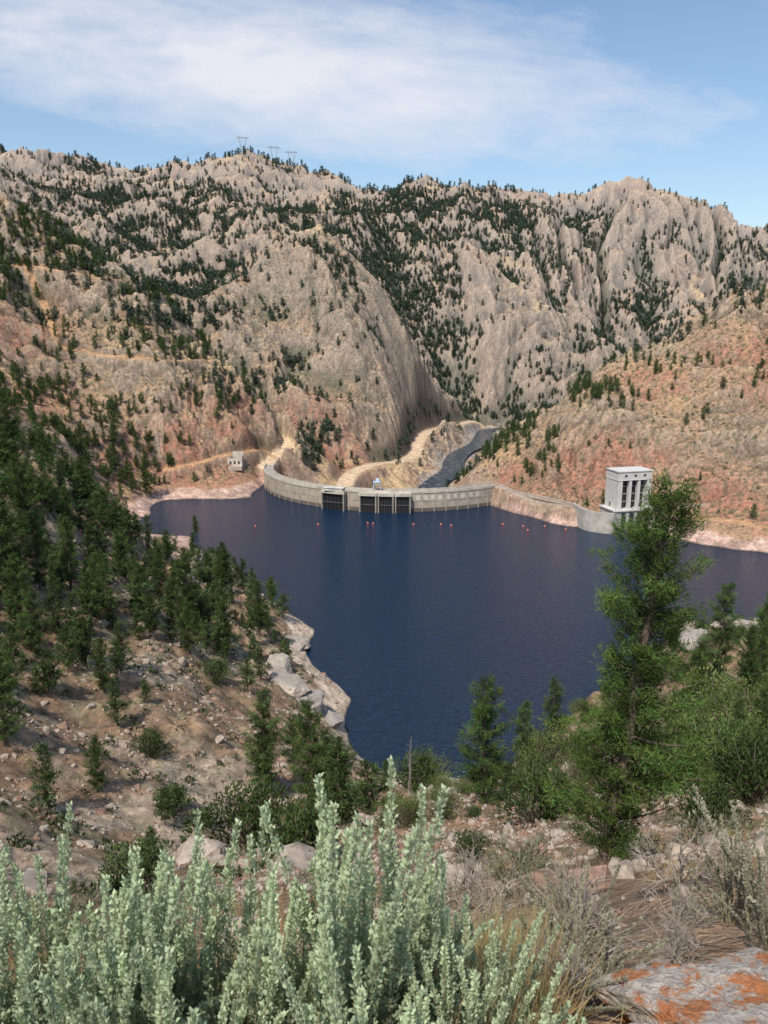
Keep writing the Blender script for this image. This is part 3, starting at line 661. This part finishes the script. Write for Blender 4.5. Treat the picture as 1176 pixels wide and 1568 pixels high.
dn=.03+.38*sst(pn+.25*cc2,.18,.46)*(Y>900)+.42*sst(cc2,.3,1.0)*(Y>900)+.12*sst(cc2,.5,1.2)+1.2*blob(X,Y,Z,bl_,640)*(.4+.6*sst(cc2+.5*pn,-.35,.2))
dn*=(1-.6*sst(sl,1.2,2.2)); dn[(lookup(Driv,X,Y)<30)|(lookup(Drd,X,Y)<10)|(Z<-22)]=0
k=rng.random(len(X))<dn*.85
scatter('distant_pine_forest',np.c_[X,Y,Z-.4][k],rng.uniform(.5,1.3,k.sum()),P_far)
pts=[]
for j in range(0,nc):
    if rng.random()<.5:
        px_=588+F*U[j]*1.08
        if 110<px_<800 and not 330<px_<345:
            i=int(np.argmin(np.where((YR>1500)&(YR<2300),PYg[:,j],9e9))); pts.append((XX[i,j],YR[i]-rng.uniform(0,25),0))
pts=np.array(pts); pts[:,2]=ground(pts[:,0],pts[:,1])-.5
scatter('ridge_pine_row',pts,rng.uniform(.8,1.7,len(pts)),P_far)
X,Y,Z,sl=cand(12000,380,800)
bl_=[(330,530,60,18,.9),(400,590,50,16,.8),(230,455,50,18,.9),(150,690,90,60,1),(60,560,50,30,.5),(100,400,90,25,1),(30,360,60,40,1),(20,420,40,50,1),(130,590,30,30,.3),(250,620,40,20,.25),(1130,570,50,30,.25),
     (800,650,80,18,.9),(900,600,60,16,.8),(700,735,30,12,.8),(860,680,40,12,.4),(1030,560,60,20,.4),(760,680,60,24,.7),(150,780,90,50,1),(20,600,50,70,.7),(210,730,40,40,.8)]
dn=.035+blob(X,Y,Z,bl_,380); dn[(Z<7)&(Y<640)]=0; dn[(lookup(Drd,X,Y)<9)|(lookup(Drd3,X,Y)<8)|(Z<-15)]=0
dn[(np.hypot(X-CX,Y-CY)<CR+5)&(Y<640)&(X>-90)&(X<75)]=0
k=rng.random(len(X))<dn*.75
scatter('hillside_pines',np.c_[X,Y,Z-.3][k],rng.uniform(.5,1.15,k.sum()),P_midh)
X,Y,Z,sl=cand(20000,380,1100); k=(Z>8)&(rng.random(len(X))<.6)&(lookup(Drd,X,Y)>7)&(lookup(Drd3,X,Y)>7)&(lookup(Dtr,X,Y)>5)
scatter('hillside_brush',np.c_[X,Y,Z-.1][k],rng.uniform(.3,.9,k.sum()),P_bsh)
X,Y,Z,sl=cand(4600,70,375,-.75,.02)
bl_=[(20,780,90,120,1),(70,860,80,70,1),(130,880,70,60,.6),(220,920,90,50,.5),(330,930,70,50,.7),(350,870,60,30,.8),(420,950,40,30,.6),(170,800,100,40,.7),(250,820,70,30,.6),(480,1190,60,30,.7),(400,1220,60,30,.5),(30,1060,60,70,.5),(60,700,90,50,.9),(150,1050,60,50,.25),(420,1030,40,30,.25),(20,960,60,60,.7)]
dn=.035+blob(X,Y,Z,bl_,0)*(.4+.6*sst(fbm(X/14,Y/14,2,55),-.2,.2)); dn[Z<6]=0
k=rng.random(len(X))<dn*.5
scatter('slope_pines',np.c_[X,Y,Z-.3][k],rng.uniform(.4,1.25,k.sum()),P_midh)
X,Y,Z,sl=cand(15000,50,375,-.75,.1); cl=sst(fbm(X/25,Y/25,3,66),-.2,.5); k=(Z>6)&(rng.random(len(X))<.35+.5*cl)
scatter('slope_brush',np.c_[X,Y,Z-.05][k],rng.uniform(.3,.9,k.sum()),P_bsh+P_sgs+P_sgs+P_sgs)
X,Y,Z,sl=cand(46000,40,350,-.75,.1); k=(Z>1)&(rng.random(len(X))<.25+.7*sst(fbm(X/18,Y/18,3,67),-.1,.4))
scatter('slope_scree',np.c_[X,Y,Z-.05][k],rng.lognormal(-.9,.65,k.sum())*1.0,P_rk,.5)
X,Y,Z,sl=cand(36000,4,75,-.25,.75); k=(rng.random(len(X))<.3+.7*sst(fbm(X/4,Y/4,3,68),-.1,.4))
sz=rng.lognormal(-2.25,.6,k.sum())*(.5+.010*Y[k]); scatter('foreground_scree',np.c_[X[k],Y[k],Z[k]+sz*.1],sz*1.6,P_rk,.5)
X,Y,Z,sl=cand(3600,6,90,-.7,.75); k=(rng.random(len(X))<.4)
scatter('foreground_low_sagebrush',np.c_[X,Y,Z][k],rng.uniform(.4,1.0,k.sum()),P_sgs)
PJ=[hidden(m_) for m_ in P_jun]; PL=[hidden(m_) for m_ in P_lt]
X,Y,Z,sl=cand(900,50,170,.0,.75); k=(rng.random(len(X))<.5)&(Z>12)&(X/Y>.0+.12*sst(Y,50,80))
scatter('shore_thicket',np.c_[X,Y,Z-.2][k],rng.uniform(.5,1.15,k.sum()),PJ+PL)
# named trees -------------------------------------------------------
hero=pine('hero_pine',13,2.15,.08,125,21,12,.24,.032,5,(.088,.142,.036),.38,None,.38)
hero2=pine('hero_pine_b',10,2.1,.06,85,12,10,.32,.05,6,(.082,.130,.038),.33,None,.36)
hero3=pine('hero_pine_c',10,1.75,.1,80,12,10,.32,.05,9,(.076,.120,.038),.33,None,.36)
def put(name,me,h0,px,py,top,rot=None,after=0,wid=1):
    x,y,z=hit(px,py,after)
    zt=sight(px,top,y)[2]; sc=(zt-z)/h0
    return link(name,me,(x,y,z-.1),random.random()*6.28 if rot is None else rot,(sc*wid,sc*wid,sc))
o=put('pine_tree',hero,13,922,1335,738,.6,0,.95); o.rotation_mode='QUATERNION'
o.rotation_quaternion=Quaternion((0,1,0),math.radians(5.0))@Quaternion((0,0,1),.6)
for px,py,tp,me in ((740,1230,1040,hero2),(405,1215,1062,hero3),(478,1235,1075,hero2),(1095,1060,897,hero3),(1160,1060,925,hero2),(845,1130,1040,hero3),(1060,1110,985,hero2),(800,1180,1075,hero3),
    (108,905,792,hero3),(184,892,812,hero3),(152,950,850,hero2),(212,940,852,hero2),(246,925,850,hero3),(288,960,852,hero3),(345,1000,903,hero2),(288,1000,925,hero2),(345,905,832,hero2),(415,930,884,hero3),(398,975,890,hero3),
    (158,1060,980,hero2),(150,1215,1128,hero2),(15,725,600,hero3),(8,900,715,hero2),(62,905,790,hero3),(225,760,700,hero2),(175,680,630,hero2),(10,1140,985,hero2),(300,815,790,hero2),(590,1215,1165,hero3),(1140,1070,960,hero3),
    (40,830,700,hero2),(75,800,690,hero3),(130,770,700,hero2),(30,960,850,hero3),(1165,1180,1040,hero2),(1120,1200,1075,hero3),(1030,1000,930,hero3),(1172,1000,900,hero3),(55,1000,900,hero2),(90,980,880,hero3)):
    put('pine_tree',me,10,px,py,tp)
for px,py,tp,k in ((265,1245,1200,0),(232,1160,1115,1),(310,1270,1235,2),(820,1255,1165,0),(1110,1210,1100,1),(640,1210,1150,2),(460,1330,1230,0),(380,1290,1190,1),(720,1320,1270,0),(1085,1270,1190,2),(330,1045,1005,0),(520,1260,1190,1),(1150,1230,1120,0),(200,1370,1290,1),(1010,1215,1120,2)):
    put('juniper_shrub',P_jun[k],2.25,px,py,tp)
for px,py,tp,k in ((1130,1180,1065,0),(840,1180,1100,1),(1040,1180,1070,1),(1170,1190,1080,0),(880,1240,1180,0),(660,1200,1150,1),(790,1220,1150,0),(1100,1120,1020,1),(1150,1130,1030,0)):
    put('mountain_mahogany_bush',P_lt[k],3.1,px,py,tp)
mb=MB(); mb.tube([(0,0,0),(.1,0,2),(0,.1,4),(.15,.1,6.2)],[.16,.13,.09,.03],7,0,(.22,.19,.17))
for i in range(16):
    z=1.5+i*.28; a=i*2.2; l=1.1*(1-i/22); mb.tube([(.05,0,z),(math.cos(a)*l*.6,math.sin(a)*l*.6,z+.1),(math.cos(a)*l,math.sin(a)*l,z+.4)],[.035,.02,.006],4,0,(.2,.17,.15))
sn=mb.mesh('snag',[M_bark]); put('dead_tree',sn,6.2,627,1210,1127); put('dead_tree',sn,6.2,1100,1030,985); put('dead_tree',sn,6.2,238,1000,970)
RK=[rockmesh('boulder%d'%i,300+i,c,M_rock,16,.8,4) for i,c in enumerate([(.40,.34,.28),(.36,.31,.27),(.43,.35,.28)])]
def rockat(name,me,px,py,wpx,hs=1,rot=0,after=0,sink=.25,dp=1):
    x,y,z=hit(px,py,after); d=y*cP+(H-z)*sP; w=wpx*d/F/1.2
    return link(name,me,(x,y,z+w*.3*hs-w*sink*.4),rot,(w,w*dp,w*hs))
for a in ((300,878,44,1.4),(282,892,50,.9),(308,1320,90,1.0),(440,1050,100,.6),(470,1080,80,.7),(425,1020,70,.6),(500,1100,70,.5),(455,985,60,.5),(1080,985,70,.8),(1130,965,80,.6),(1055,965,40,.8),(1165,960,50,.6),(855,1285,40,.6),(450,990,50,.4),(70,745,40,.5),(170,815,50,.5),(700,1215,40,.5),(90,720,30,.6)):
    rockat('boulder',random.choice(RK),a[0],a[1],a[2],a[3],random.random()*6,0,.6)
m,nt,b=nodes('lichen_rock'); tc=N(nt,'ShaderNodeTexCoord'); na_=noise(nt,3.4,6,.75,tc.outputs['Object'],.4); nb_=noise(nt,14,5,.7,tc.outputs['Object'])
c1=mixc(nt,rampr(nt,nb_.outputs[0],.35,.65,0,1),(.38,.31,.25),(.68,.60,.51)); c2=mixc(nt,rampr(nt,na_.outputs[0],.50,.57,0,.9),c1,(.55,.18,.04))
nt.links.new(c2,b.inputs['Base Color']); b.inputs['Roughness'].default_value=.95
bp=N(nt,'ShaderNodeBump'); bp.inputs['Distance'].default_value=.05; nt.links.new(nb_.outputs[0],bp.inputs['Height']); nt.links.new(bp.outputs[0],b.inputs['Normal'])
LK=rockmesh('lichen_boulder',500,(.4,.35,.3),m,14,.7,6); LK2=rockmesh('lichen_boulder_b',507,(.4,.35,.3),m,14,.7,6)
for px,Y,w_,hs,me in ((1085,2.05,.52,.6,LK),(960,1.8,.26,.7,LK2),(1165,1.8,.36,.65,LK2),(1005,2.25,.28,.6,LK),(1000,1.5,.26,.6,LK),(1110,1.5,.38,.5,LK2),(930,1.45,.16,.7,LK),(1150,2.3,.3,.6,LK)):
    x,_,_=atz(px,113,Y); z=float(ground(x,Y)); o=link('lichen_boulder',me,(x,Y,z+.06),0,(w_,w_,w_*hs)); o.rotation_euler=(.2,.1,random.random()*6)
# ------------------------------------------------------------------ foreground sagebrush
def sage(name,seed,nsp,hmin,hmax,spread,col=(.47,.535,.34),fk=1.0):
    rs=np.random.default_rng(seed); mb=MB()
    for i in range(nsp):
        Ls=rs.uniform(hmin,hmax); az=rs.random()*6.28; le=rs.uniform(.03,spread)
        b0=np.array([math.cos(az),math.sin(az),0])*rs.uniform(.0,.07); s=np.linspace(0,1,9)
        p=b0+np.outer(s**1.3*Ls*le,[math.cos(az),math.sin(az),0]); p[:,2]+=s*Ls*(1-.2*le); p[:,:2]+=np.c_[np.sin(s*5+seed+i),np.cos(s*4+i)]*.008
        mb.tube(p,.0035*(1-s*.75),4,1,(.27,.25,.15))
        nl=int(Ls*560); t=rs.uniform(.28,1.0,nl)**.7
        c=np.stack([np.interp(t,s,p[:,k]) for k in range(3)],1)
        a=rs.random(nl)*6.28; fat=fk*.012*np.sin(np.clip((1-t)*3.0+.25,0,1.57))*(.4+.75*np.abs(np.sin(t*34+i)))
        o=np.c_[np.cos(a),np.sin(a),np.zeros(nl)]; c2=c+o*fat[:,None]*rs.uniform(.3,1,(nl,1))
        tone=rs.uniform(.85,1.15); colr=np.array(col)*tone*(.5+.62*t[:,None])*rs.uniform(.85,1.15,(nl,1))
        blades(mb,c2,o*.6+np.array([0,0,1.0])+rs.normal(0,.3,(nl,3)),rs.uniform(.008,.016,nl),rs.uniform(.005,.009,nl),colr,rs,0,True)
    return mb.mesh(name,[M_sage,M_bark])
SG=[sage('sage%d'%i,700+i,17,.32,.68,.42) for i in range(4)]
SGt=sage('sage_tall',720,13,.52,.85,.26,(.49,.56,.35),1.15)
def sput(me,px,Y,sc): 
    x,_,_=atz(px,113,Y); z=float(ground(x,Y)); link('sagebrush',me,(x,Y,z-.02),random.random()*6.28,sc)
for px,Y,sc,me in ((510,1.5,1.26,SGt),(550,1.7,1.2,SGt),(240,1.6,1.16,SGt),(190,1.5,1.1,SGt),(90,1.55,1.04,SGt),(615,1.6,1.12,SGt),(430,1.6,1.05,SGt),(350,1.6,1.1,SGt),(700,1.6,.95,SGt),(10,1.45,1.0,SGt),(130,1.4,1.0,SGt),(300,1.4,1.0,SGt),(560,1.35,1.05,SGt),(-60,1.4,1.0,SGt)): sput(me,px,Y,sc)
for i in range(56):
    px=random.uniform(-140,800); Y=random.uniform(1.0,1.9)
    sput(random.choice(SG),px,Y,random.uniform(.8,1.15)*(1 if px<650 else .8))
SD=[sage('drysage%d'%i,740+i,26,.25,.5,.8,(.36,.34,.24),.7) for i in range(2)]
for px,Y,sc in ((860,2.6,1.1),(900,3.4,1.1),(820,2.3,.9),(1170,2.9,.9),(1175,3.4,1.4),(1130,3.8,1.1),(760,3.0,.9),(900,2.4,.7),(700,3.2,.9),(1060,3.8,.7)):
    x,_,_=atz(px,112,Y); z=float(ground(x,Y)); link('sagebrush',random.choice(SD),(x,Y,z-.02),random.random()*6.28,sc)
def twig(name,seed):
    rs=np.random.default_rng(seed); mb=MB()
    def rec(p,d,l,r,k):
        q=p+d*l; m_=(p+q)/2+rs.normal(0,l*.08,3); mb.tube([p,m_,q],[r,r*.85,r*.65],4,0,np.array((.28,.235,.19))*rs.uniform(.7,1.3))
        if k>0:
            for _ in range(3 if k>1 else 4):
                nd=d+rs.normal(0,.5,3); nd/=np.linalg.norm(nd); rec(p+(q-p)*rs.uniform(.5,1),nd,l*rs.uniform(.5,.8),r*.55,k-1)
    for i in range(7):
        d=rs.normal(0,.5,3); d[2]=1; rec(np.zeros(3),d/np.linalg.norm(d),.22,.010,3)
    return mb.mesh(name,[M_bark])
TW=[twig('twig%d'%i,i+800) for i in range(2)]
for px,Y,sc in ((870,2.5,.9),(880,2.9,1.1),(850,2.1,.7),(720,7,1.6),(760,6,1.4),(1040,3.2,.8),(1060,5,1.3),(900,6,1.3),(1020,2.6,.6),(690,4.5,1.2)):
    x,_,_=atz(px,112,Y); z=float(ground(x,Y)); link('dead_shrub',random.choice(TW),(x,Y,z-.02),random.random()*6.28,sc)
def tuft(seed,col):
    rs=np.random.default_rng(seed); mb=MB(); n=70
    c=rs.normal(0,.035,(n,3)); c[:,2]=0; d=rs.normal(0,.32,(n,3)); d[:,2]=1
    blades(mb,c,d,rs.uniform(.12,.34,n),np.full(n,.004),np.array(col)*rs.uniform(.6,1.3,(n,1)),rs); return hidden(mb.mesh('tuft',[M_sage]))
TF=[tuft(900,(.52,.40,.21)),tuft(901,(.46,.34,.17)),tuft(902,(.36,.37,.17)),tuft(903,(.46,.29,.12))]
X,Y,Z,sl=cand(2300,.9,3.2,-.9,.25); scatter('dry_grass',np.c_[X,Y,Z],rng.uniform(.7,1.5,len(X)),TF,.1)
X,Y,Z,sl=cand(2600,3,26,-.7,.7); k=rng.random(len(X))<.15+.6*sst(fbm(X/2,Y/2,2,5),0,.4); scatter('slope_grass',np.c_[X,Y,Z][k],rng.uniform(.6,1.3,k.sum()),TF,.1)
